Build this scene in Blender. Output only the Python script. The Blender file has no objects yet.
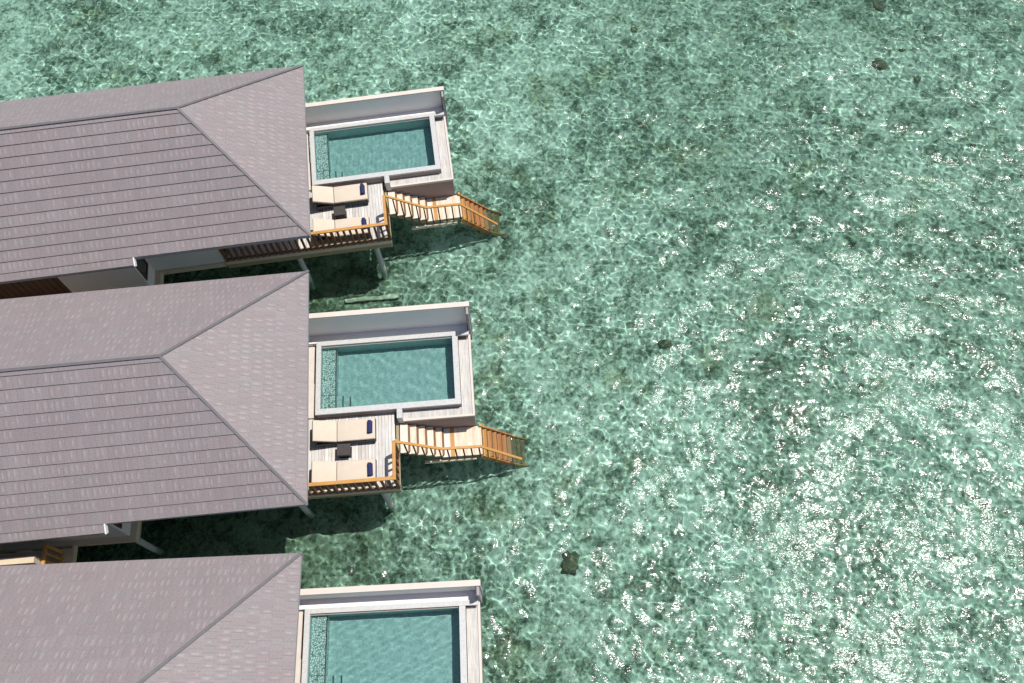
import bpy, bmesh, math, random
from mathutils import Vector, Matrix
random.seed(7)
R = math.radians
S = bpy.context.scene
COL = S.collection

# ------------------------------------------------------------------ camera
CAM_H = 27.463
cam_d = bpy.data.cameras.new('camera'); cam = bpy.data.objects.new('camera', cam_d); COL.objects.link(cam)
cx = Vector((0.99964605, 0.0, -0.02660389))
cy = Vector((-0.01122003, -0.9067149, -0.42159483))
cz = Vector((-0.02412214, 0.42174411, -0.90639397))
cam.matrix_world = Matrix(((cx[0], -cy[0], -cz[0], 0), (cx[1], -cy[1], -cz[1], 0), (cx[2], -cy[2], -cz[2], CAM_H), (0, 0, 0, 1)))
cam_d.sensor_width = 36; cam_d.lens = 898.287 * 36 / 1024
cam_d.clip_start = 0.1; cam_d.clip_end = 9000
S.camera = cam

# ------------------------------------------------------------------ light
SUN_EL, SUN_AZ = 68.0, 27.0            # azimuth counter-clockwise from +x
w = bpy.data.worlds.new('World'); S.world = w; w.use_nodes = True
nt = w.node_tree; bgn = nt.nodes['Background']
sky = nt.nodes.new('ShaderNodeTexSky'); sky.sky_type = 'NISHITA'; sky.sun_disc = False
sky.sun_elevation = R(SUN_EL); sky.sun_rotation = R(90 - SUN_AZ)
nt.links.new(sky.outputs[0], bgn.inputs[0]); bgn.inputs[1].default_value = 0.096
sd = bpy.data.lights.new('sun', 'SUN'); sd.energy = 4.8; sd.angle = R(0.53); sd.color = (1, .955, .9)
so = bpy.data.objects.new('sun', sd); COL.objects.link(so)
sdir = Vector((math.cos(R(SUN_EL)) * math.cos(R(SUN_AZ)), math.cos(R(SUN_EL)) * math.sin(R(SUN_AZ)), math.sin(R(SUN_EL))))
so.rotation_euler = sdir.to_track_quat('Z', 'Y').to_euler(); so.location = (10, 20, 40)
S.view_settings.view_transform = 'Standard'; S.view_settings.look = 'None'
S.view_settings.exposure = 0.0; S.view_settings.gamma = 1
S.cycles.use_denoising = True
S.cycles.max_bounces = 8; S.cycles.transparent_max_bounces = 12
S.cycles.sample_clamp_direct = 9.0; S.cycles.sample_clamp_indirect = 4

# ------------------------------------------------------------------ node helpers
class NM:
    def __init__(s, name):
        s.m = bpy.data.materials.new(name); s.m.use_nodes = True; s.t = s.m.node_tree
        s.b = s.t.nodes['Principled BSDF']; s.out = s.t.nodes['Material Output']; s._c = {}
    def n(s, typ, **kw):
        nd = s.t.nodes.new(typ)
        for k, v in kw.items():
            if k.startswith('_'): setattr(nd, k[1:], v)
            else: s.set(nd, k, v)
        return nd
    def set(s, nd, k, v):
        if isinstance(k, str) and k[0] == 'i' and k[1:].isdigit(): inp = nd.inputs[int(k[1:])]
        else: inp = nd.inputs[k.replace('_', ' ')] if isinstance(k, str) and k.replace('_', ' ') in nd.inputs else nd.inputs[k]
        if isinstance(v, bpy.types.NodeSocket): s.t.links.new(v, inp)
        else:
            if isinstance(v, tuple) and len(v) == 3 and inp.type == 'RGBA': v = v + (1,)
            inp.default_value = v
    def co(s, kind='Object'):
        if 'tc' not in s._c: s._c['tc'] = s.t.nodes.new('ShaderNodeTexCoord')
        return s._c['tc'].outputs[kind]
    def world(s):
        if 'g' not in s._c: s._c['g'] = s.t.nodes.new('ShaderNodeNewGeometry')
        return s._c['g'].outputs['Position']
    def math(s, op, a, b=None, c=None, clamp=False):
        nd = s.n('ShaderNodeMath', _operation=op, _use_clamp=clamp); s.set(nd, 'i0', a)
        if b is not None: s.set(nd, 'i1', b)
        if c is not None: s.set(nd, 'i2', c)
        return nd.outputs[0]
    def noise(s, vec, scale, detail=3, rough=.5, dist=0, color=False):
        nd = s.n('ShaderNodeTexNoise', Vector=vec, Scale=scale, Detail=detail, Roughness=rough, Distortion=dist)
        return nd.outputs[1 if color else 0]
    def mapr(s, vec, scale=(1, 1, 1), rot=(0, 0, 0), loc=(0, 0, 0)):
        nd = s.n('ShaderNodeMapping', Vector=vec, Scale=scale, Rotation=rot, Location=loc); return nd.outputs[0]
    def ramp(s, f, stops, interp='LINEAR'):
        nd = s.n('ShaderNodeValToRGB'); cr = nd.color_ramp; cr.interpolation = interp
        while len(cr.elements) < len(stops): cr.elements.new(.5)
        for e, (p, c) in zip(cr.elements, stops):
            e.position = p; e.color = (c if isinstance(c, tuple) else (c, c, c)) + (1,)
        s.t.links.new(f, nd.inputs[0]); return nd.outputs[0]
    def mix(s, f, a, b, mode='MIX'):
        nd = s.n('ShaderNodeMix', _data_type='RGBA', _blend_type=mode)
        s.set(nd, 'i0', f); s.set(nd, 'i6', a); s.set(nd, 'i7', b); return nd.outputs[2]
    def sep(s, v):
        return s.n('ShaderNodeSeparateXYZ', Vector=v).outputs
    def comb(s, x, y, z=0.0):
        return s.n('ShaderNodeCombineXYZ', X=x, Y=y, Z=z).outputs[0]
    def white(s, v):
        nd = s.n('ShaderNodeTexWhiteNoise'); s.t.links.new(v, nd.inputs['Vector']); return nd.outputs[0]
    def bump(s, h, dist=.01, strength=1.0):
        return s.n('ShaderNodeBump', Height=h, Distance=dist, Strength=strength).outputs[0]
    def fin(s, color=None, rough=.6, normal=None, spec=.5, metal=0):
        if color is not None: s.set(s.b, 'Base Color', color)
        s.set(s.b, 'Roughness', rough); s.set(s.b, 'Specular IOR Level', spec); s.set(s.b, 'Metallic', metal)
        if normal is not None: s.set(s.b, 'Normal', normal)
        return s.m

def mottled(name, c, var=.12, scale=3, fine=40, rough=.7, bump=.002, spec=.4):
    m = NM(name); p = m.co()
    f = m.noise(p, scale, 4, .6); g = m.noise(p, fine, 2, .6)
    v = m.math('ADD', m.math('MULTIPLY', m.math('SUBTRACT', f, .5), var * 2.2), m.math('MULTIPLY', m.math('SUBTRACT', g, .5), var))
    k = m.math('ADD', v, 1.0)
    col = m.mix(1.0, c, m.comb(k, k, k), 'MULTIPLY')
    return m.fin(col, rough, m.bump(g, bump), spec)

M = {}
# -------- roof shingles: UV.x metres along the eave, UV.y counts courses
def roof_mat():
    m = NM('roof_shingle'); uv = m.co('UV'); u, v, _ = m.sep(uv)
    tw = .16
    row = m.math('FLOOR', v)
    us = m.math('ADD', m.math('DIVIDE', u, tw), m.math('MULTIPLY', row, .5))
    cu = m.math('FLOOR', us); fu = m.math('FRACT', us); fv = m.math('FRACT', v)
    idv = m.comb(cu, row, 3.0)
    r1 = m.white(idv); r2 = m.white(m.comb(cu, row, 11.0)); r3 = m.white(m.comb(m.math('FLOOR', m.math('DIVIDE', us, 3.0)), row, 5.0))
    patch = m.noise(m.comb(u, m.math('MULTIPLY', v, .33)), .7, 3, .6)
    base = m.ramp(r1, [(0, (.244, .205, .208)), (.5, (.264, .222, .225)), (1, (.284, .241, .244))])
    base = m.mix(m.math('MULTIPLY', r3, .35), base, (.262, .200, .203, 1))
    base = m.mix(m.math('MULTIPLY', patch, .30), base, (.250, .232, .236, 1))
    # pale dashes where the glazing is worn
    wob = m.math('ADD', fu, m.math('MULTIPLY', m.math('SUBTRACT', r2, .5), .5))
    du = m.ramp(m.math('ABSOLUTE', m.math('SUBTRACT', wob, .5)), [(.08, 1.0), (.22, 0.0)])
    dv = m.ramp(m.math('ABSOLUTE', m.math('SUBTRACT', fv, m.math('ADD', .42, m.math('MULTIPLY', r1, .2)))), [(.14, 1.0), (.34, 0.0)])
    thr = m.math('GREATER_THAN', m.math('ADD', r2, m.math('MULTIPLY', m.math('SUBTRACT', patch, .5), 2.6)), .50)
    dash = m.math('MULTIPLY', m.math('MULTIPLY', du, dv), thr)
    base = m.mix(m.math('MULTIPLY', dash, .40), base, (.46, .40, .39, 1))
    # narrow joints between tiles
    jt = m.math('LESS_THAN', fu, .09)
    base = m.mix(m.math('MULTIPLY', jt, .15), base, (.10, .075, .08, 1))
    st = m.noise(m.mapr(m.co('UV'), (.35, .12, 1)), 1.0, 4, .65)
    base = m.mix(m.ramp(st, [(.45, 0.0), (.75, .30)]), base, (.19, .165, .165, 1))
    pk = m.math('LESS_THAN', m.math('ABSOLUTE', m.math('SUBTRACT', fu, .80)), .07)
    base = m.mix(m.math('MULTIPLY', m.math('MULTIPLY', pk, m.math('GREATER_THAN', r3, .35)), .32), base, (.38, .20, .185, 1))
    g = m.noise(m.comb(u, m.math('MULTIPLY', v, .33)), 22, 3, .6)
    base = m.mix(.22, base, m.ramp(g, [(.3, .12), (.7, .34)]))
    h = m.math('ADD', m.math('MULTIPLY', fu, .006), m.math('MULTIPLY', g, .006))
    h = m.math('ADD', h, m.math('MULTIPLY', r1, .006))
    return m.fin(base, .62, m.bump(h, 1.0), .35)
M['roof'] = roof_mat()
M['cap'] = mottled('ridge_cap_tile', (.13, .125, .13, 1), .2, 4, 30, .6)
M['fascia_grey'] = mottled('eave_board', (.30, .29, .30, 1), .08, 2, 30, .5)
M['white'] = mottled('white_render', (.80, .77, .73, 1), .04, 1.2, 60, .7)
M['bright'] = mottled('white_paint', (.8, .8, .79, 1), .03, 2, 40, .45)
M['greywall'] = mottled('grey_render', (.84, .79, .745, 1), .04, 1.0, 60, .75)
M['cream'] = mottled('cream_board', (.62, .52, .38, 1), .14, 2.5, 35, .65)
M['pinkcap'] = mottled('pink_beige_coping', (.62, .55, .485, 1), .10, 3, 40, .7)
M['taupe'] = mottled('taupe_render', (.30, .23, .205, 1), .10, 1.5, 40, .8)
M['post'] = mottled('post_render', (.33, .30, .30, 1), .10, 2, 40, .8)
M['concrete'] = mottled('pile_concrete', (.42, .43, .42, 1), .15, 3, 30, .75)
M['soffit'] = mottled('soffit_board', (.25, .18, .13, 1), .1, 3, 30, .7)
M['dark_timber'] = mottled('dark_timber', (.10, .045, .025, 1), .2, 5, 30, .6)
M['olive'] = mottled('treated_beam', (.33, .27, .16, 1), .15, 4, 30, .7)
M['table'] = mottled('dark_rattan', (.045, .038, .036, 1), .3, 20, 90, .6, .006)
M['frame'] = mottled('charcoal_rattan', (.030, .026, .026, 1), .3, 20, 90, .6, .006)
M['glass'] = NM('dark_glass').fin((.02, .025, .025, 1), .05, None, .6)

def plank_mat(name, cols, width, axis=0, off=0.0, grey=.0, rough=.7):
    """tone per plank, long grain, worn spots"""
    m = NM(name); p = m.co(); x = m.sep(p)
    idx = m.math('FLOOR', m.math('DIVIDE', m.math('ADD', x[axis], off), width))
    r = m.white(m.comb(idx, 1.0, 2.0))
    base = m.ramp(r, cols)
    sc = (26, 2.2, 6) if axis == 0 else (2.2, 26, 6)
    g = m.noise(m.mapr(p, sc), 1.0, 4, .65)
    k = m.ramp(g, [(.25, .72), (.75, 1.2)])
    col = m.mix(1.0, base, k, 'MULTIPLY')
    b = m.noise(p, 2.2, 4, .7)
    col = m.mix(m.math('MULTIPLY', m.ramp(b, [(.55, 0.0), (.75, 1.0)]), .30), col, (.36, .24, .14, 1))
    return m.fin(col, rough, m.bump(g, .004), .35)
M['deck'] = plank_mat('weathered_deck_boards', [(0, (.50, .475, .45)), (.35, (.64, .62, .585)), (.7, (.57, .53, .48)), (1, (.74, .73, .70))], .1)
M['tread'] = plank_mat('pale_tread_boards', [(0, (.70, .56, .42)), (.4, (.80, .70, .58)), (.7, (.68, .53, .38)), (1, (.80, .74, .66))], .1213)
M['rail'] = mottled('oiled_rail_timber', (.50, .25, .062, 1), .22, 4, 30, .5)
M['rail_shade'] = mottled('brown_shaded_timber', (.17, .075, .028, 1), .22, 4, 30, .55)  # rail timber darkened as on its shaded faces; also brown tread edges
M['wet_tread'] = plank_mat('orange_wet_treads', [(0, (.50, .27, .085)), (.35, (.40, .18, .045)), (.7, (.28, .12, .035)), (1, (.52, .30, .11))], .146, off=.052)
M['gutter'] = plank_mat('pool_gutter_tiles', [(0, (.46, .45, .42)), (.5, (.56, .54, .50)), (1, (.50, .49, .46))], .09)

M['algae_tread'] = mottled('algae_covered_timber', (.16, .11, .035, 1), .5, 7, 40, .5, .006)
def mosaic(name, c1, c2, cell, grout, rough=.35, contrast=1.0):
    m = NM(name); p = m.co()
    q = m.n('ShaderNodeVectorMath', _operation='SCALE', i0=p, Scale=1 / cell).outputs[0]
    fl = m.n('ShaderNodeVectorMath', _operation='FLOOR', i0=q).outputs[0]
    r = m.white(fl)
    f = m.noise(p, 2.0, 3, .6)
    col = m.ramp(r, [(0, c1), (1, c2)])
    col = m.mix(m.math('MULTIPLY', f, .3), col, grout + (1,))
    fx = m.sep(m.n('ShaderNodeVectorMath', _operation='FRACTION', i0=q).outputs[0])
    ln = m.math('MAXIMUM', m.math('LESS_THAN', fx[0], .12), m.math('LESS_THAN', fx[1], .12))
    col = m.mix(m.math('MULTIPLY', ln, .5), col, grout + (1,))
    return m.fin(col, rough, None, .5)
M['rim'] = mosaic('grey_rim_mosaic', (.50, .50, .49), (.60, .595, .58), .045, (.40, .40, .39))
M['poolfloor'] = mosaic('teal_pool_mosaic', (.28, .42, .41), (.42, .57, .56), .05, (.21, .33, .32))
def pebble():
    m = NM('pebble_ledge_mosaic'); p = m.co()
    v = m.n('ShaderNodeTexVoronoi', Vector=p, Scale=17.0, _feature='DISTANCE_TO_EDGE').outputs[0]
    v2 = m.n('ShaderNodeTexVoronoi', Vector=p, Scale=17.0).outputs['Color']
    base = m.mix(.12, (.70, .76, .74, 1), v2)
    col = m.mix(m.ramp(v, [(.05, 1.0), (.16, 0.0)]), base, (.08, .16, .16, 1))
    return m.fin(col, .4)
M['pebble'] = pebble()
M['navy'] = mottled('navy_towelling', (.022, .028, .10, 1), .3, 10, 120, .95, .006)
def fabric():
    m = NM('cream_mattress_fabric'); p = m.co()
    g = m.noise(p, 160, 2, .5); f = m.noise(p, 3, 3, .5)
    col = m.mix(f, (.56, .48, .385, 1), (.64, .56, .46, 1))
    return m.fin(col, .9, m.bump(m.math('ADD', m.math('MULTIPLY', g, .001), m.math('MULTIPLY', f, .02)), 1.0), .2)
M['fabric'] = fabric()

# -------- water
WAVE = .0035
def sea_mat(name, tint, rough):
    m = NM(name); m.t.nodes.remove(m.b); p = m.world()
    h = m.math('MULTIPLY', m.noise(m.mapr(p, (7.0, 12, 1), (0, 0, .5)), 1.0, 2, .5), .013)
    h = m.math('ADD', h, m.math('MULTIPLY', m.noise(m.mapr(p, (15, 24, 1), (0, 0, -.3)), 1.0, 1, .5), .005))
    h = m.math('MULTIPLY', h, m.ramp(m.noise(p, .3, 2, .5), [(.35, .5), (.7, 1.3)]))
    nb = m.bump(h, 1.0)
    rf = m.n('ShaderNodeBsdfRefraction', IOR=1.33, Roughness=0.0, Color=tint)
    gl = m.n('ShaderNodeBsdfGlossy', Roughness=rough, Normal=nb, Color=(1, 1, 1, 1))
    g2 = m.n('ShaderNodeBsdfGlossy', Roughness=.24, Normal=nb, Color=(1, 1, 1, 1))
    gm = m.n('ShaderNodeMixShader', Fac=.18); m.t.links.new(gl.outputs[0], gm.inputs[1]); m.t.links.new(g2.outputs[0], gm.inputs[2]); gl = gm
    fr = m.n('ShaderNodeFresnel', IOR=1.33)
    mx = m.n('ShaderNodeMixShader'); m.t.links.new(fr.outputs[0], mx.inputs[0])
    m.t.links.new(rf.outputs[0], mx.inputs[1]); m.t.links.new(gl.outputs[0], mx.inputs[2])
    m.t.links.new(mx.outputs[0], m.out.inputs['Surface']); return m.m
M['sea'] = sea_mat('sea_water', (.75, .942, .902, 1), .075)
M['pool'] = sea_mat('pool_water', (.78, .935, .91, 1), .10)

def seabed_mat():
    m = NM('seabed_rubble'); p = m.world()
    wr = m.noise(p, 2.4, 2, .5, color=True)
    pp = m.n('ShaderNodeVectorMath', _operation='MULTIPLY_ADD', i0=wr, i1=(.22, .22, .0), i2=p).outputs[0]
    a = m.sep(m.n('ShaderNodeTexVoronoi', Vector=pp, Scale=2.6).outputs['Color'])[0]
    b = m.sep(m.n('ShaderNodeTexVoronoi', Vector=pp, Scale=6.5).outputs['Color'])[1]
    n1 = m.noise(p, .30, 3, .55); n2 = m.noise(p, 1.3, 4, .6); n3 = m.noise(p, 10, 3, .6)
    s1 = m.math('ADD', m.math('MULTIPLY', n1, .8), m.math('MULTIPLY', n2, .9))
    s1 = m.math('ADD', s1, m.math('MULTIPLY', a, .22)); s1 = m.math('ADD', s1, m.math('MULTIPLY', b, .34))
    s1 = m.math('ADD', s1, m.math('MULTIPLY', n3, 1.15))
    f = m.math('DIVIDE', m.math('SUBTRACT', s1, 1.06), 1.35, clamp=True)
    col = m.ramp(f, [(.0, (.045, .06, .04)), (.24, (.13, .16, .115)), (.40, (.30, .345, .28)), (.56, (.52, .56, .48)), (1, (.84, .85, .78))])
    big = m.noise(m.mapr(p, (1, 1, 1), (0, 0, 0), (31, 7, 0)), .085, 3, .55)
    xg = m.math('MULTIPLY', m.math('ADD', m.sep(p)[0], m.math('MULTIPLY', m.sep(p)[1], .5)), .007)
    big = m.math('ADD', big, xg)
    col = m.mix(m.ramp(big, [(.48, 0.0), (.78, .7)]), col, m.mix(1.0, col, (.52, .58, .52, 1), 'MULTIPLY'))
    ol = m.noise(m.mapr(p, (1, 1, 1), (0, 0, .6), (4.3, 11.0, 0)), .42, 5, .7)
    col = m.mix(m.ramp(ol, [(.56, 0.0), (.66, .55)]), col, m.mix(1.0, col, (.50, .46, .26, 1), 'MULTIPLY'))
    # weedy rubble towards the villas, darkened further to deepen the shade there
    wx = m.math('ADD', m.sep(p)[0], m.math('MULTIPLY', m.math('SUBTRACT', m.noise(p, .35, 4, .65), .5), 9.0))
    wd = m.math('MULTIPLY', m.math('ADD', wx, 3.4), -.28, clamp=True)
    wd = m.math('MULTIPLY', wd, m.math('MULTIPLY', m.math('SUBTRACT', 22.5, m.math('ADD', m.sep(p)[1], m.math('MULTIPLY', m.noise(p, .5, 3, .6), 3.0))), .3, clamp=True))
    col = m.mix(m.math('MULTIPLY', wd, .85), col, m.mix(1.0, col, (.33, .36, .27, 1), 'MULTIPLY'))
    return m.fin(col, .9, m.bump(m.math('ADD', m.math('MULTIPLY', n3, .03), m.math('MULTIPLY', n2, .12)), 1.0), .1)
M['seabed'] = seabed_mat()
def coral():
    m = NM('coral_rock'); p = m.co(); a = m.noise(p, 9, 4, .7); b = m.noise(p, 4, 3, .6)
    col = m.ramp(a, [(.3, (.06, .05, .03)), (.5, (.20, .15, .10)), (.65, (.30, .30, .20)), (.8, (.40, .36, .28))])
    return m.fin(m.mix(b, col, (.12, .15, .09, 1)), .95, m.bump(a, .08), .1)
M['coral'] = coral()
M['sand'] = mottled('pale_sand', (.55, .53, .42, 1), .25, 2, 12, .9, .01, .1)

# ------------------------------------------------------------------ mesh helpers
class MB:
    def __init__(s): s.bm = bmesh.new(); s.uv = None
    def box(s, x0, x1, y0, y1, z0, z1):
        v = [s.bm.verts.new(c) for c in ((x0, y0, z0), (x1, y0, z0), (x1, y1, z0), (x0, y1, z0), (x0, y0, z1), (x1, y0, z1), (x1, y1, z1), (x0, y1, z1))]
        for f in ((0, 3, 2, 1), (4, 5, 6, 7), (0, 1, 5, 4), (1, 2, 6, 5), (2, 3, 7, 6), (3, 0, 4, 7)): s.bm.faces.new([v[i] for i in f])
        return s
    def bar(s, a, b, wid, hei):
        """rectangular bar from a to b, wid across (horizontal), hei in the other direction"""
        a, b = Vector(a), Vector(b); d = (b - a).normalized()
        up = Vector((0, 0, 1)) if abs(d.z) < .95 else Vector((0, 1, 0))
        sx = d.cross(up).normalized() * wid / 2; sy = sx.cross(d).normalized() * hei / 2
        v = [s.bm.verts.new(p + i * sx + j * sy) for p in (a, b) for i, j in ((-1, -1), (1, -1), (1, 1), (-1, 1))]
        for f in ((0, 1, 2, 3), (7, 6, 5, 4), (0, 4, 5, 1), (1, 5, 6, 2), (2, 6, 7, 3), (3, 7, 4, 0)): s.bm.faces.new([v[i] for i in f])
        return s
    def cyl(s, a, b, r, r2=None, n=14):
        a, b = Vector(a), Vector(b); d = (b - a).normalized(); r2 = r if r2 is None else r2
        up = Vector((0, 0, 1)) if abs(d.z) < .95 else Vector((1, 0, 0))
        u = d.cross(up).normalized(); w_ = d.cross(u)
        A = []; B = []
        for k in range(n):
            t = 2 * math.pi * k / n; q = u * math.cos(t) + w_ * math.sin(t)
            A.append(s.bm.verts.new(a + q * r)); B.append(s.bm.verts.new(b + q * r2))
        for k in range(n): s.bm.faces.new([A[k], A[(k + 1) % n], B[(k + 1) % n], B[k]])
        s.bm.faces.new(A[::-1]); s.bm.faces.new(B); return s
    def prism(s, pts, y0, y1):
        """polygon in xz extruded along y"""
        A = [s.bm.verts.new((x, y0, z)) for x, z in pts]; B = [s.bm.verts.new((x, y1, z)) for x, z in pts]; n = len(pts)
        s.bm.faces.new(A); s.bm.faces.new(B[::-1])
        for k in range(n): s.bm.faces.new([A[k], B[k], B[(k + 1) % n], A[(k + 1) % n]])
        return s
    def bevel(s, w_, seg=2):
        bmesh.ops.bevel(s.bm, geom=list(s.bm.edges), offset=w_, segments=seg, affect='EDGES', profile=.5); return s
    def build(s, name, mat, parent=None, smooth=False, recalc=True):
        if recalc: bmesh.ops.recalc_face_normals(s.bm, faces=s.bm.faces)
        me = bpy.data.meshes.new(name); s.bm.to_mesh(me); s.bm.free()
        me.materials.append(mat)
        if smooth: me.shade_smooth()
        o = bpy.data.objects.new(name, me); COL.objects.link(o); o.parent = parent; return o

def thing(name, label, cat, group=None, loc=(0, 0, 0), rz=0.0):
    o = bpy.data.objects.new(name, None); COL.objects.link(o); o.empty_display_size = .2
    o.location = loc; o.rotation_euler = (0, 0, rz); o['label'] = label; o['category'] = cat
    if group: o['group'] = group
    return o
def tag(o, label, cat, group=None):
    o['label'] = label; o['category'] = cat
    if group: o['group'] = group
    return o

# ------------------------------------------------------------------ the setting: seabed and sea
def disc_sheet(name, mat, z, rnd=0.0):
    b = MB(); bm = b.bm
    # fine grid near the villas, then skirts out to the horizon
    x0, x1, y0, y1, n = -45, 45, -25, 60, 90
    g = [[bm.verts.new((x0 + (x1 - x0) * i / n, y0 + (y1 - y0) * j / n, z + (rnd * (random.random() - .5) if rnd else 0))) for j in range(n + 1)] for i in range(n + 1)]
    for i in range(n):
        for j in range(n): bm.faces.new([g[i][j], g[i + 1][j], g[i + 1][j + 1], g[i][j + 1]])
    F = 5000
    ring = [g[i][0] for i in range(n + 1)] + [g[n][j] for j in range(1, n + 1)] + [g[i][n] for i in range(n - 1, -1, -1)] + [g[0][j] for j in range(n - 1, 0, -1)]
    outer = []
    for v in ring:
        d = Vector((v.co.x, v.co.y - 15, 0)).normalized() * F
        outer.append(bm.verts.new((d.x, d.y, z)))
    for k in range(len(ring)): bm.faces.new([ring[k], outer[k], outer[(k + 1) % len(ring)], ring[(k + 1) % len(ring)]])
    o = b.build(name, mat, recalc=False); o['kind'] = 'structure'; return o
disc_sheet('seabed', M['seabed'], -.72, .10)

def sea_surface():
    """wavy sheet: real ripples, so that the sun is focused on the seabed by the surface itself"""
    import numpy as np
    def axis(a, b, lo, hi, fine, coarse):
        return np.concatenate([np.arange(lo, a, coarse), np.arange(a, b, fine), np.arange(b, hi + coarse, coarse)])
    xs = axis(-21, 20, -33, 33, .046, .2); ys = axis(0., 30.5, -9, 42, .046, .2)
    nx, ny = len(xs), len(ys); x0, x1, y0, y1 = xs[0], xs[-1], ys[0], ys[-1]
    X, Y = np.meshgrid(xs, ys, indexing='ij')
    inner = np.clip(np.minimum(np.minimum(X + 21.4, 20.4 - X), np.minimum(Y + .4, 30.9 - Y)) / .8, 0, 1)
    rg = np.random.RandomState(3); Z = np.zeros_like(X); sl = 0
    for q in range(170):
        L = math.exp(math.log(.17) + (math.log(3.4) - math.log(.17)) * rg.uniform(0, 1) ** 1.35)
        th = rg.uniform(0, 2 * math.pi) if rg.rand() < .5 else rg.normal(.9, .6)
        k = 2 * math.pi / L; A = WAVE * L * (.45 + .55 * min(1, (.7 / L)) ** .5) * rg.uniform(.5, 1); sl += (A * k) ** 2 / 4
        w_ = A * np.sin(k * (math.cos(th) * X + math.sin(th) * Y) + rg.uniform(0, 6.28) + 1.1 * np.sin(.5 * X + rg.uniform(0, 6) + .4 * Y) + .6 * np.sin(1.1 * Y - .7 * X + rg.uniform(0, 6)))
        Z += w_ * inner if L < 1.0 else w_
    print('rms slope per axis', sl ** .5)
    gust = 1 + .30 * np.sin(.55 * X + .8 * Y + 1) * np.sin(.7 * Y - .35 * X) + .15 * np.sin(1.3 * X - .9 * Y)
    edge = np.clip(np.minimum(np.minimum(X - x0, x1 - X), np.minimum(Y - y0, y1 - Y)) / 2.0, 0, 1)
    Z *= gust * edge
    vs = np.stack([X, Y, Z], -1).reshape(-1, 3)
    idx = np.arange(nx * ny).reshape(nx, ny)
    f = np.stack([idx[:-1, :-1], idx[1:, :-1], idx[1:, 1:], idx[:-1, 1:]], -1).reshape(-1, 4)
    ring = list(idx[:, 0]) + list(idx[-1, 1:]) + list(idx[-2::-1, -1]) + list(idx[0, -2:0:-1])
    ring = np.array(ring); n0 = len(vs); m_ = len(ring); o_ = vs[ring] - np.array([0, 15, 0])
    o_[:, 2] = 0; o_ = o_ / np.linalg.norm(o_, axis=1, keepdims=True) * 5000
    vs = np.concatenate([vs, o_]); k = np.arange(m_); k1 = (k + 1) % m_
    f = np.concatenate([f, np.stack([ring, n0 + k, n0 + k1, ring[k1]], -1)])
    me = bpy.data.meshes.new('water'); me.vertices.add(len(vs)); me.vertices.foreach_set('co', vs.astype('f').ravel())
    me.loops.add(f.size); me.loops.foreach_set('vertex_index', f.astype('i').ravel())
    me.polygons.add(len(f)); me.polygons.foreach_set('loop_start', np.arange(0, f.size, 4, dtype='i'))
    me.update(calc_edges=True); me.validate(); me.shade_smooth(); me.materials.append(M['sea'])
    o = bpy.data.objects.new('water', me); COL.objects.link(o); o['kind'] = 'structure'
    o.cycles.is_caustics_caster = True
sea_surface()


# ------------------------------------------------------------------ villas
# world position, heading, roof: half width, yaw, offset; privacy wall top
V = [dict(o=(-7.096, 17.647), r=.137, w=3.305, rr=-.007, rx=-.032, ry=-.092, wall=3.15, word='uppermost'),
     dict(o=(-6.228, 9.355), r=.074, w=3.50, rr=.017, rx=-.059, ry=.19, wall=3.50, word='middle'),
     dict(o=(-5.87, 1.321), r=.048, w=3.532, rr=-.010, rx=.0, ry=-.074, wall=3.05, word='lowest')]
ZD = 1.98; RUN = 3.173; ZE = 4.521; ZR = 6.942; LEN = 17.5; NC = 12.4; EXT = -5.29

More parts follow.
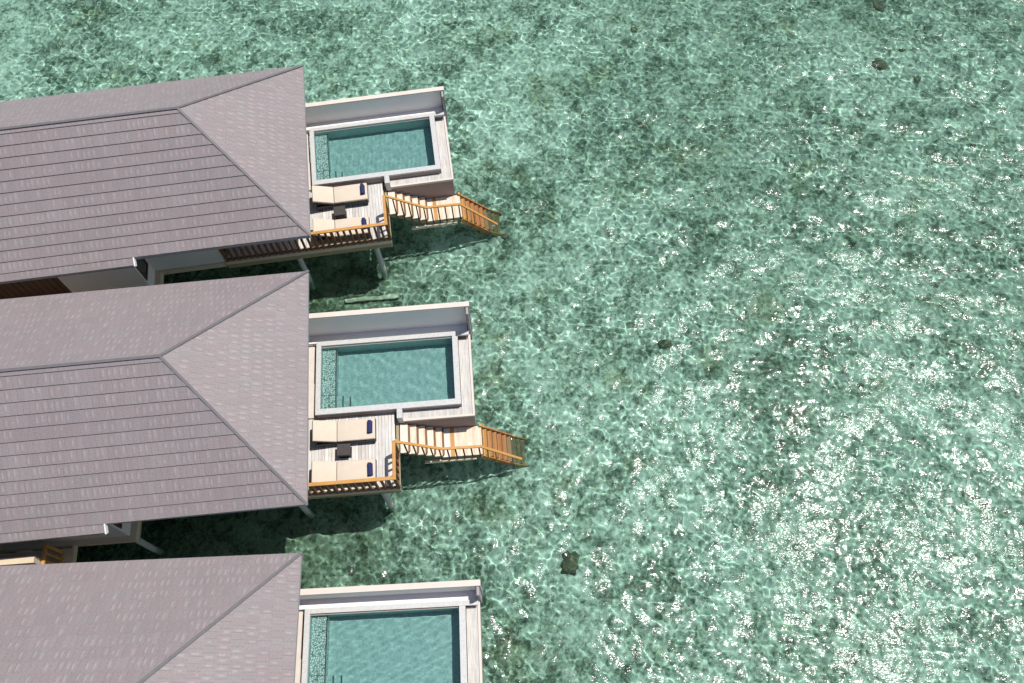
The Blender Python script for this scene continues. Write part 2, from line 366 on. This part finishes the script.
def build_roof(par, w_):
    b = MB(); bm = b.bm; uvl = bm.loops.layers.uv.new('UVMap'); faces = []
    rise = ZR - ZE
    def slope(side):
        # returns point function p(t, e) with e 0/1 for the two ends, and normal
        if side == 'S': return (lambda t, e: Vector(((-RUN * t) if e else (-LEN + RUN * t), -w_ * (1 - t), ZE + rise * t))), Vector((0, -rise, w_)).normalized()
        if side == 'N': return (lambda t, e: Vector(((-RUN * t) if e else (-LEN + RUN * t), w_ * (1 - t), ZE + rise * t))), Vector((0, rise, w_)).normalized()
        if side == 'E': return (lambda t, e: Vector((-RUN * t, (w_ if e else -w_) * (1 - t), ZE + rise * t))), Vector((rise, 0, RUN)).normalized()
        return (lambda t, e: Vector((-LEN + RUN * t, (w_ if e else -w_) * (1 - t), ZE + rise * t))), Vector((-rise, 0, RUN)).normalized()
    def quad(pts, uvs):
        f = bm.faces.new([bm.verts.new(p) for p in pts])
        for l, uv in zip(f.loops, uvs): l[uvl].uv = uv
        return f
    def U(side, p): return p.x if side in 'SN' else p.y + 50
    for side in 'SNEW':
        P, nrm = slope(side)
        t = 0.0; k = 0
        while t < .9999:
            t1 = min(1.0, t + 1 / NC)
            a0, a1, b0, b1 = P(t, 0), P(t, 1), P(t1, 0), P(t1, 1)
            h = .029 if side == 'S' else .014; fr = (t1 - t) * NC
            hi = nrm * h; lo = nrm * .004
            qa0, qa1, qb0, qb1 = a0 + hi, a1 + hi, b0 + lo, b1 + lo
            kk = k + {'S': 0, 'N': 40, 'E': 80, 'W': 120}[side]
            quad([qa0, qa1, qb1, qb0], [(U(side, a0), kk), (U(side, a1), kk), (U(side, b1), kk + fr), (U(side, b0), kk + fr)])
            quad([a0 - nrm * .01, a1 - nrm * .01, qa1, qa0], [(U(side, a0), kk + .02)] * 4)
            t = t1; k += 1
    # lower course over the side wing
    P, nrm = slope('S')
    te = -.058
    ya, za = -w_ * (1 - te), ZE + rise * te
    pts = [Vector((-LEN, ya, za)) + nrm * .028, Vector((EXT, ya, za)) + nrm * .028, Vector((EXT, -w_, ZE)) + nrm * .006, Vector((-LEN, -w_, ZE)) + nrm * .006]
    quad(pts, [(-LEN, 200), (EXT, 200), (EXT, 200.75), (-LEN, 200.75)])
    roof = b.build('roof', M['roof'], par)
    # ceiling boards and eave boards
    s_ = MB(); zt = ZE - .02
    s_.box(-LEN + .04, -.04, -w_ + .04, w_ - .04, zt - .10, zt - .06)
    s_.build('soffit', M['soffit'], roof)
    e_ = MB()
    e_.box(-LEN, 0, w_ - .035, w_, zt - .13, zt + .012); e_.box(EXT, 0, -w_, -w_ + .035, zt - .13, zt + .012)
    e_.box(-.035, 0, -w_ + .036, w_ - .036, zt - .13, zt + .012); e_.box(-LEN, -LEN + .035, -w_ + .036, w_ - .036, zt - .13, zt + .012)
    e_.box(-LEN, EXT, ya, ya + .035, za - .13, za + .01)
    e_.build('eave_board', M['fascia_grey'], roof)
    vb = MB(); vb.bar((EXT + .02, ya - .02, za - .035), (EXT + .02, -w_ + .02, ZE - .035), .035, .14); vb.build('verge_board', M['bright'], roof)
    # ridge and hip caps
    def cap(a, b, wd=.12):
        c = MB(); a, b = Vector(a), Vector(b); c.bar(a + Vector((0, 0, .022)), b + Vector((0, 0, .022)), wd * .72, .022)
        c.build('ridge_cap', M['cap'], roof)
    cap((-RUN, 0, ZR), (-LEN + RUN, 0, ZR), .11)
    cap((.02, -w_ - .02, ZE - .01), (-RUN, 0, ZR), .10); cap((.02, w_ + .02, ZE - .01), (-RUN, 0, ZR), .11)
    cap((-LEN, -w_, ZE), (-LEN + RUN, 0, ZR)); cap((-LEN, w_, ZE), (-LEN + RUN, 0, ZR))
    return roof

def piles(par, spots, top, r=.095):
    for x, y in spots:
        p = MB(); p.cyl((x, y, -1.5), (x, y, top), r, r * .97, 16); p.build('pile', M['concrete'], par)

def build_villa(v, i):
    loc = (*v['o'], 0)
    place = [', first from the top of the photo', ', between the two other villas', ', cut off by the bottom edge'][i]
    t = thing('overwater_villa', ['mauve-grey hip-roofed villa on piles, uppermost, with open sea beyond its roof',
        'mauve-grey hip-roofed villa on piles between the two other villas',
        'mauve-grey hip-roofed villa cut off by the bottom edge of the photo'][i], 'villa', 'hip-roofed villas over the water', loc, v['r'])
    rp = bpy.data.objects.new('roof_dummy', None)
    roof = build_roof(t, v['w'])
    roof.location = (v['rx'], v['ry'], 0); roof.rotation_euler = (0, 0, v['rr'])
    bpy.data.objects.remove(rp)
    # main body
    b = MB(); b.box(-15.5, -3.4, -2.33, 2.45, ZD, 4.36); b.build('wall', M['white'], t)
    b = MB(); b.box(-8.05, -5.69, -3.12, -2.334, ZD + .002, 4.22); b.build('wing_wall', M['white'], t)
    b = MB(); b.box(-15.5, -8.054, -2.98, -2.334, ZD + .002, 4.22); b.build('timber_wall', M['dark_timber'], t)
    b = MB()
    for k in range(34): b.box(-8.12 - k * .21, -8.12 - k * .21 - .02, -3.0, -2.982, ZD + .05, 4.2)
    b.build('batten', M['dark_timber'], t)
    b = MB(); b.box(-8.13, -8.05, -3.02, -2.96, ZD + .01, 4.21); b.build('corner_trim', M['olive'], t)
    # wing window facing the sea
    f = MB(); x = -5.69
    f.box(x, x + .03, -3.06, -2.42, 2.62, 2.70); f.box(x, x + .03, -3.06, -2.42, 4.02, 4.1)
    f.box(x, x + .03, -3.06, -2.99, 2.702, 4.018); f.box(x, x + .03, -2.49, -2.42, 2.702, 4.018)
    fo = f.build('window', M['dark_timber'], t)
    g = MB(); g.box(x, x + .012, -2.988, -2.492, 2.704, 4.016); g.build('pane', M['glass'], fo)
    # glass doors behind the veranda
    for k in range(3):
        y0 = -2.0 + k * 1.35
        f = MB(); x = -3.4
        f.box(x, x + .05, y0, y0 + .08, ZD + .02, 4.15); f.box(x, x + .05, y0 + 1.22, y0 + 1.30, ZD + .02, 4.15)
        f.box(x, x + .05, y0 + .082, y0 + 1.218, ZD + .02, ZD + .12); f.box(x, x + .05, y0 + .082, y0 + 1.218, 4.06, 4.15)
        fo = f.build('door', M['dark_timber'], t)
        g = MB(); g.box(x + .005, x + .02, y0 + .083, y0 + 1.217, ZD + .122, 4.058); g.build('pane', M['glass'], fo)
    # floor slab
    s_ = MB(); s_.box(-15.6, -5.51, -3.25, -2.375, 1.74, ZD - .002); s_.box(-15.6, -3.42, -2.372, 2.5, 1.74, ZD - .004)
    s_.build('floor_slab', M['cream'], t)
    s_ = MB(); s_.box(-15.5, -5.58, -3.19, 2.4, 1.50, 1.738); s_.build('edge_beam', M['olive'], t)
    piles(t, [(-5.75, -3.08), (-9.2, -3.08), (-12.6, -3.08), (-5.75, 2.2), (-9.2, 2.2), (-12.6, 2.2), (-3.7, 0), (-3.7, 2.2)], 1.5)
    # -------------------------------------------------- deck
    gd = 'timber decks in front of the villas'
    d = thing('wooden_deck', ['weathered plank deck with two loungers beside the pool nearest the top of the photo',
        'weathered plank deck with two loungers in front of the middle villa',
        'weathered plank deck of the lowest villa, south of its pool'][i], 'deck', gd, loc, v['r'])
    b = MB(); n = 54; x = -3.38
    for k in range(54):
        x0 = -3.30 + k * .1
        if x0 + .1 > 2.05: break
        b.box(x0 + .004, x0 + .096, -2.27, .015, ZD - .035, ZD + random.uniform(-.002, .002))
    b.build('deck_boards', M['deck'], d)
    b = MB(); b.box(-3.4, 2.12, -2.37, -2.272, 1.83, ZD + .012)
    b.box(2.055, 2.12, -2.27, -1.26, 1.88, ZD + .012); b.box(2.055, 2.12, -.16, .0, 1.88, ZD + .01)
    b.build('edge_board', M['cream'], d)
    b = MB(); b.box(-3.38, 2.10, -2.345, -2.26, 1.57, 1.828); b.box(2.02, 2.10, -2.258, .0, 1.64, 1.878)
    for yy in (-1.6, -.8, 0): b.box(-3.38, 2.018, yy - .06, yy, 1.66, 1.94)
    b.build('joist', M['olive'], d)
    b = MB(); b.box(-3.38, -.455, .03, 2.42, 1.86, 2.055); b.box(-.453, -.345, .03, 1.15, 1.80, 2.053)
    b.build('pool_surround', M['pinkcap'], d)
    piles(d, [(1.55, -2.28), (-1.05, -2.28), (1.55, -.3), (-1.05, 0)], 1.60)
    # -------------------------------------------------- pool
    p = thing('plunge_pool', ['small infinity pool with teal water, nearest the top edge of the photo',
        'small infinity pool with teal water in front of the middle villa',
        'small infinity pool with bright sun sparkle, cut by the bottom edge of the photo'][i], 'pool', 'infinity pools in front of the villas', loc, v['r'])
    b = MB(); zb = 1.02; zf = 1.60
    b.box(-.32, -.19, .02, 2.40, zb, 2.25); b.box(3.87, 4.03, .02, 2.40, zb, 2.25)
    b.box(-.188, 3.868, .02, .19, zb, 2.25); b.box(-.188, 3.868, 2.25, 2.40, zb, 2.25)
    b.box(-.30, 4.00, .05, 2.38, zb - .15, zb - .002)
    b.build('basin', M['taupe'], p)
    b = MB(); b.box(-.186, 3.866, .192, 2.248, zf - .05, zf)
    b.box(-.188, -.182, .192, 2.248, zf + .002, 2.248); b.box(3.862, 3.868, .192, 2.248, zf + .002, 2.248)
    b.box(-.18, 3.86, .191, .197, zf + .002, 2.248); b.box(-.18, 3.86, 2.243, 2.249, zf + .002, 2.248)
    b.build('basin_lining', M['poolfloor'], p)
    b = MB(); b.box(-.335, -.19, .19, 2.42, 2.252, 2.33); b.box(3.875, 4.045, .19, 2.28, 2.252, 2.33)
    b.box(-.335, 4.045, .01, .188, 2.252, 2.33); b.box(-.188, 4.40, 2.282, 2.42, 2.252, 2.33)
    b.build('rim', M['rim'], p)
    b = MB(); b.box(2.11, 2.27, -.29, .008, ZD - .1, 2.325); b.build('rim_return', M['rim'], p)
    # the outer box, gutter and curb
    b = MB(); b.box(2.14, 4.40, -.28, .018, zb, 2.0); b.box(4.032, 4.40, .02, 2.40, zb, 2.0); b.build('outer_box', M['taupe'], p)
    b = MB(); b.box(4.048, 4.36, -.24, 2.28, 2.002, 2.05); b.box(2.272, 4.046, -.24, .008, 2.002, 2.05); b.build('gutter', M['gutter'], p)
    b = MB(); b.box(2.272, 4.43, -.31, -.242, 1.99, 2.085); b.box(4.362, 4.43, -.24, 2.42, 1.99, 2.085); b.build('curb', M['pinkcap'], p)
    b = MB(); b.box(-.18, .245, .198, 2.242, zf + .002, 2.02); b.build('tanning_ledge', M['pebble'], p)
    for k in range(2):
        b = MB(); x0 = .247 + k * .20; b.box(x0, x0 + .198, .198, .70, zf + .002, 1.88 - k * .14); b.build('step', M['poolfloor'], p)
        b = MB(); b.box(x0 + .17, x0 + .199, .20, .698, 1.88 - k * .14, 1.888 - k * .14); b.build('step_nosing', M['frame'], p)
    b = MB(); b.box(.218, .244, .2, 2.24, 2.02, 2.026); b.box(.02, .035, .2, .70, 2.02, 2.026); b.box(-.18, .217, .70, .715, 2.02, 2.026); b.build('ledge_line', M['frame'], p)
    b = MB(); ga, gc = 120, 62; rg = random.Random(40 + i)
    wv = [(2 * math.pi / L, rg.uniform(0, 6.28), rg.uniform(0, 6.28), .0019 * L) for L in [rg.uniform(.14, .6) for _ in range(16)]]
    def hh_(x, y): return sum(A * math.sin(k * (math.cos(th) * x + math.sin(th) * y) + ph) for k, th, ph, A in wv)
    vs = [[b.bm.verts.new((-.179 + 4.036 * a / ga, .199 + 2.042 * c / gc, 2.27 + hh_(4.04 * a / ga, 2.04 * c / gc))) for c in range(gc + 1)] for a in range(ga + 1)]
    for a in range(ga):
        for c in range(gc): b.bm.faces.new([vs[a][c], vs[a + 1][c], vs[a + 1][c + 1], vs[a][c + 1]])
    pw = b.build('pool_water', M['pool'], p, True, recalc=False); pw.cycles.is_caustics_caster = True
    piles(p, [(3.9, .1), (3.9, 2.2), (1.2, 2.2), (1.2, .4)], zb - .15)
    # -------------------------------------------------- privacy wall
    q = thing('privacy_wall', ['pale-capped grey wall along the back of the uppermost pool',
        'pale-capped grey wall along the back of the middle pool',
        'pale-capped grey wall along the back of the pool at the bottom edge of the photo'][i], 'wall', 'privacy walls behind the pools', loc, v['r'])
    q['kind'] = 'thing'; zt = v['wall']
    b = MB(); b.box(-.75, 4.36, 2.68, 2.80, 1.6, zt - .05); b.box(-.75, 4.36, 2.425, 2.678, 1.9, 2.24); b.build('wall_panel', M['greywall'], q)
    b = MB(); b.box(-.75, 4.51, 2.665, 2.825, zt - .048, zt); b.build('coping', M['pinkcap'], q)
    b = MB(); b.box(4.362, 4.495, 2.66, 2.81, 1.6, zt - .05); b.box(4.40, 4.47, 2.425, 2.658, 1.6, zt - .06); b.build('end_post', M['post'], q)
    # -------------------------------------------------- deck railing
    rl = thing('deck_railing', ['honey-coloured timber railing round the two loungers nearest the top of the photo',
        'honey-coloured timber railing round the two loungers of the middle villa',
        'honey-coloured timber railing on the deck of the lowest villa'][i], 'railing', 'timber railings on the decks', loc, v['r'])
    z1 = ZD + 1.0; ys = -2.32; xe = 2.09
    b = MB(); b.box(-3.35, xe + .045, ys - .05, ys + .05, z1 - .045, z1); b.build('handrail', M['rail'], rl)
    b = MB(); b.box(xe - .045, xe + .045, ys + .052, -1.24, z1 - .045, z1); b.build('handrail', M['rail'], rl)
    b = MB(); b.box(-3.3, xe, ys - .03, ys + .03, ZD + .07, ZD + .13); b.build('bottom_rail', M['rail_shade'], rl)
    b = MB(); b.box(xe - .03, xe + .03, ys + .06, -1.24, ZD + .07, ZD + .13); b.build('bottom_rail', M['rail_shade'], rl)
    bal = []
    nb_ = 27

    for k in range(nb_ + 1):
        xx = -3.3 + (xe + 3.3) * k / nb_
        big = k in (0, 9, 18, nb_)
        b = MB(); h = .045 if big else .034
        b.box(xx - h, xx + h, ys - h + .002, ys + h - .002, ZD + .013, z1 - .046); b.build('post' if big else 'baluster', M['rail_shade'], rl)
    for k in range(1, 6):
        yy = ys + (1.08) * k / 5; big = k == 5; h = .04 if big else .026
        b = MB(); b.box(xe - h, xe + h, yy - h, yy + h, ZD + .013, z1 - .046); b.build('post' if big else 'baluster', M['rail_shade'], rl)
    # -------------------------------------------------- staircase into the sea
    st = thing('wooden_staircase', ['timber steps going down into the sea beside the pool nearest the top of the photo',
        'timber steps going down into the sea from the middle deck',
        'timber steps of the lowest villa going down into the sea'][i], 'staircase', 'timber staircases into the sea', loc, v['r'])
    y0, y1 = -1.22, -.30
    for k in range(5):
        b = MB(); x0 = 2.125 + k * .2426; z = ZD - .147 * (k + 1)
        b.box(x0 + .008, x0 + .238, y0, y1, z - .04, z); b.build('tread', M['tread'], st)
        b = MB(); b.box(x0 + .236, x0 + .300, y0 + .05, y1 - .05, z - .075, z - .045); b.build('tread_edge', M['rail_shade'], st)
    b = MB(); zl = 1.10
    for k in range(10):
        if k == 2: continue
        x0 = 3.34 + k * .1213; b.box(x0 + .001, x0 + .1200, y0, y1, zl - .04, zl)
    b.build('landing', M['tread'], st)
    b = MB(); b.box(3.34 + .2436, 3.34 + .3626, y0, y1, zl - .04, zl + .001); b.build('stained_board', M['rail'], st)
    for k in range(9):
        b = MB(); x0 = 4.56 + k * .146; z = zl - .176 * (k + 1); b.box(x0 + .022, x0 + .14, y0 + .03, y1 - .05, z - .04, z); b.build('tread', M['wet_tread' if k < 5 else 'algae_tread'], st)
        b = MB(); b.box(x0 - .006, x0 + .021, y0 + .03, y1 - .05, z - .05, z + .132); b.build('riser', M['dark_timber'], st)
    for yy, up in ((y1 - .02, .10), (y0 + .005, -.06)):
        b = MB(); b.bar((4.50, yy, zl - .12 + up), (5.92, yy, zl - 1.84 + up), .045, .20); b.build('stringer', M['wet_tread'], st)
    for yy in (y1 - .07, y0 + .07):
        b = MB(); b.bar((2.13, yy, ZD - .26), (3.36, yy, zl - .15), .05, .2); b.build('stringer', M['olive'], st)
    b = MB(); b.box(3.36, 4.54, y0 + .03, y0 + .09, zl - .2, zl - .042); b.box(3.36, 4.54, y1 - .09, y1 - .03, zl - .2, zl - .042); b.build('landing_joist', M['olive'], st)
    b = MB(); b.box(2.75, 4.35, y0 - .06, y0 + .02, .76, .88); b.build('support_beam', M['cream'], st)
    for xx in (3.45, 4.4):
        for yy in (y1 - .25,):
            b = MB(); b.cyl((xx, yy, -1.5), (xx, yy, zl - .2), .06); b.build('pile', M['concrete'], st)
    yr = y0 - .02
    prof = [(2.12, z1 - .02), (3.36, 1.97), (4.52, 1.92), (5.72, .36)]
    for a, c in zip(prof, prof[1:]):
        b = MB(); b.bar((a[0], yr, a[1]), (c[0] + .01, yr, c[1]), .075, .045); b.build('handrail', M['rail'], st)
    def at(pr, x):
        for a, c in zip(pr, pr[1:]):
            if x <= c[0]: return a[1] + (c[1] - a[1]) * (x - a[0]) / (c[0] - a[0])
        return pr[-1][1]
    foot = [(2.12, ZD - .25), (3.36, zl - .15), (4.52, zl - .15), (5.72, zl - 1.75)]
    for k in range(1, 14):
        xx = 2.12 + k * .236
        if xx > 4.75 and k % 2: continue
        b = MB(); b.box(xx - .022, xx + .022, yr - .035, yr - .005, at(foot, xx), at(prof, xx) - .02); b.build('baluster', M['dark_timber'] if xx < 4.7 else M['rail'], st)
    b = MB(); b.box(4.50, 4.58, y1 - .04, y1 + .04, zl - .3, zl + .10); b.build('post', M['rail'], st)
    return t

def bevel_box(x0, x1, y0, y1, z0, z1, bw):
    b = MB(); b.box(x0, x1, y0, y1, z0, z1); b.bevel(bw, 3); return b

def make_lounger(label):
    """head towards -x; origin under the middle of the foot part"""
    t = thing('sun_lounger', label, 'sun lounger', 'sun loungers on the decks')
    b = MB(); b.box(-1.74, 0, -.34, .34, .14, .26)
    b.box(-1.70, -1.58, -.33, -.23, 0, .139); b.box(-1.70, -1.58, .23, .33, 0, .139); b.box(-.16, -.04, -.33, -.23, 0, .139); b.box(-.16, -.04, .23, .33, 0, .139)
    b.build('base', M['frame'], t)
    m_ = bevel_box(-1.13, -.005, -.325, .325, .262, .365, .03); m_.build('mattress', M['fabric'], t, True)
    ang = R(21); L_ = .70
    def pt(u, h): return (-1.14 - u * math.cos(ang) - h * math.sin(ang) * -1 * -1, .262 + u * math.sin(ang) + h * math.cos(ang))
    b = MB(); b.prism([(-1.14, .262), (-1.14, .365), (-1.14 - L_ * math.cos(ang) + .0, .365 + L_ * math.sin(ang)), (-1.14 - L_ * math.cos(ang) - .035, .275 + L_ * math.sin(ang))], -.325, .325)
    b.bevel(.02, 2); b.build('backrest_cushion', M['fabric'], t, True)
    b = MB(); b.prism([(-1.16, .258), (-1.16, .242), (-1.16 - L_ * math.cos(ang), .235 + L_ * math.sin(ang)), (-1.16 - L_ * math.cos(ang), .258 + L_ * math.sin(ang))], -.335, .335)
    b.build('backrest_frame', M['frame'], t)
    b = MB(); b.bar((-1.72, -.28, .24), (-1.62, -.28, .42), .03, .03); b.bar((-1.72, .28, .24), (-1.62, .28, .42), .03, .03); b.build('backrest_prop', M['frame'], t)
    return t
def make_table(label):
    t = thing('side_table', label, 'side table', 'side tables between the loungers')
    b = MB(); b.box(-.20, .20, -.18, .18, .29, .32); b.bevel(.006, 1); b.build('table_top', M['table'], t)
    b = MB(); b.box(-.16, .16, -.14, .14, .03, .288); b.build('base', M['frame'], t)
    b = MB(); b.box(-.185, .185, -.165, .165, 0, .028); b.build('foot', M['frame'], t)
    return t
def make_towel(label):
    b = MB(); r = .062
    b.cyl((0, -.19, r), (0, .19, r), r, r, 18)
    # the loose end of the roll lying on the mattress
    b.box(.0, .085, -.188, .188, .002, .014)
    o = b.build('rolled_towel', M['navy'], None); o.data.shade_smooth() if False else None
    return tag(o, label, 'towel', 'rolled towels on the loungers')
def put(o, v, x, y, z, rz=0.0):
    c, s_ = math.cos(v['r']), math.sin(v['r'])
    o.location = (v['o'][0] + c * x - s_ * y, v['o'][1] + s_ * x + c * y, z); o.rotation_euler = (0, 0, v['r'] + rz)
def copy_tree(o, label=None):
    c = o.copy(); COL.objects.link(c)
    if label: c['label'] = label
    for ch in list(o.children):
        d = ch.copy(); COL.objects.link(d); d.parent = c
        for g in list(ch.children):
            e = g.copy(); COL.objects.link(e); e.parent = d
    return c

for i, v in enumerate(V): build_villa(v, i)

LL = [['cream lounger with navy towel against the wall of the uppermost pool',
       'cream lounger with navy towel next to the railing of the uppermost deck'],
      ['cream lounger with navy towel beside the wall of the middle pool',
       'cream lounger with navy towel next to the railing of the middle deck']]
TL = ['small dark square table between the two loungers nearest the top of the photo', 'small dark square table between the two loungers of the middle villa']
WL = [['rolled navy towel on the lounger against the wall of the uppermost pool', 'rolled navy towel on the lounger by the railing of the uppermost deck'],
      ['rolled navy towel on the lounger against the wall of the middle pool', 'rolled navy towel on the lounger by the railing of the middle deck']]
lp = make_lounger(LL[0][0]); tp = make_table(TL[0]); wp = make_towel(WL[0][0]); first = True
for i in (0, 1):
    v = V[i]
    for j, (x, y) in enumerate((((1.50, -.50), (1.47, -1.83)), ((1.46, -.55), (1.46, -1.83)))[i]):
        l = lp if first else copy_tree(lp, LL[i][j]); put(l, v, x, y, ZD + .003, random.uniform(-.012, .012))
        o = wp if first else copy_tree(wp, WL[i][j]); put(o, v, x - .16, y + (.0 if j else .03), ZD + .367, random.uniform(-.05, .05))
        first = False
    o = tp if i == 0 else copy_tree(tp, TL[i]); put(o, v, .52, -1.13, ZD + .003, random.uniform(-.03, .03))

# entrance walkways beside the villas
for i in (0, 1):
    v = V[i]
    g = thing('entrance_walkway', ['cream plank walkway at the side of the uppermost villa', 'sunlit cream plank walkway at the side of the middle villa, by the left edge'][i], 'walkway', 'entrance walkways beside the villas', (*v['o'], 0), v['r'])
    b = MB()
    for k in range(30): b.box(-11.5, -7.32, -3.33 - .075 * (k + 1), -3.33 - .075 * k - .004, ZD - .04, ZD - .004)
    b.build('walkway_boards', M['cream'], g)
    b = MB(); b.box(-7.318, -7.25, -5.6, -3.254, ZD - .2, ZD + .01); b.build('edge_board', M['cream'], g)
    if i == 1:
        b = MB(); b.box(-11.5, -7.66, -3.98, -3.80, ZD - .3, 3.30); b.build('added_lit_screen', M['cream'], g)  # raised screen added to catch the sun, standing in for lit walkway boards
    h = thing('walkway_railing', ['end of a timber railing just showing between the uppermost and middle roofs', 'short orange timber railing on the sunlit walkway between the middle and lowest roofs'][i], 'railing', 'timber railings on the walkways', (*v['o'], 0), v['r'])
    b = MB(); b.box(-7.62, -7.53, -5.4, -3.42, ZD + .955, ZD + 1.0); b.build('handrail', M['rail'], h)
    b = MB(); b.box(-7.605, -7.545, -5.4, -3.44, ZD + .08, ZD + .13); b.build('bottom_rail', M['rail'], h)
    for k in range(11):
        yy = -3.47 - k * .19; hh = .045 if k in (0, 10) else .025
        b = MB(); b.box(-7.575 - hh, -7.575 + hh, yy - hh, yy + hh, ZD, ZD + .954); b.build('post' if k in (0, 10) else 'baluster', M['rail'], h)

# submerged sand bar between the upper deck and the middle pool
b = MB(); b.box(-.95, .95, -.09, .09, 0, .10); b.bevel(.04, 2)
o = b.build('submerged_beam', M['sand'], None); tag(o, 'pale sand-covered beam lying under water behind the middle privacy wall', 'beam')
put(o, V[1], .95, 5.3, -.66, .02)

# ------------------------------------------------------------------ coral heads on the seabed
def unproj(px, py, z):
    d = cx * ((px - 512) / 898.287) + cy * ((py - 341.5) / 898.287) + cz
    t = (z - CAM_H) / d.z; return Vector((d.x * t, d.y * t, z))
CR = [(878, 69, .27, 'brown coral head standing alone near the top right'), (876, 12, .24, 'dark coral head at the top edge, right of centre'), (634, 34, .15, 'small brown coral head near the middle of the top edge'),
      (900, 55, .11, 'small coral head just beside the largest brown one'), (914, 84, .13, 'low dark coral head below the largest brown one'), (664, 347, .2, 'dark olive coral head in the middle of the open water'),
      (570, 565, .34, 'dark coral patch in open water, outward of the bottom pool'),       (527, 443, .13, 'dark coral rock at the foot of the middle staircase'), (505, 240, .13, 'dark coral rock at the foot of the uppermost staircase')]
for k, (px, py, rad, lab) in enumerate(CR):
    bm = bmesh.new(); bmesh.ops.create_icosphere(bm, subdivisions=3, radius=1)
    rr = random.Random(k); ph = [rr.uniform(0, 6) for _ in range(6)]
    for vv in bm.verts:
        c = vv.co.copy(); f = 1 + .13 * math.sin(3 * c.x + ph[0]) * math.sin(4 * c.y + ph[1]) + .14 * math.sin(9 * c.x + ph[2]) * math.sin(8 * c.y + ph[3]) + .08 * math.sin(15 * c.z + ph[4] + 13 * c.x)
        vv.co = Vector((c.x * f * rad * 1.15, c.y * f * rad * .85, c.z * f * rad * .75))
    me = bpy.data.meshes.new('coral_rock'); bm.to_mesh(me); bm.free(); me.materials.append(M['coral']); me.shade_smooth()
    o = bpy.data.objects.new('coral_rock', me); COL.objects.link(o); o.location = unproj(px, py, -.70); o.rotation_euler = (0, 0, rr.uniform(0, 3))
    tag(o, lab, 'coral rock', 'coral heads on the seabed')

sd.cycles.is_caustics_light = True
for o in bpy.data.objects:
    if o.type == 'MESH' and o.name.split('.')[0] in ('seabed', 'coral_rock', 'submerged_beam', 'pile', 'tread', 'riser', 'stringer', 'handrail', 'baluster', 'basin_lining', 'tanning_ledge', 'step', 'step_nosing', 'ledge_line', 'basin'): o.cycles.is_caustics_receiver = True
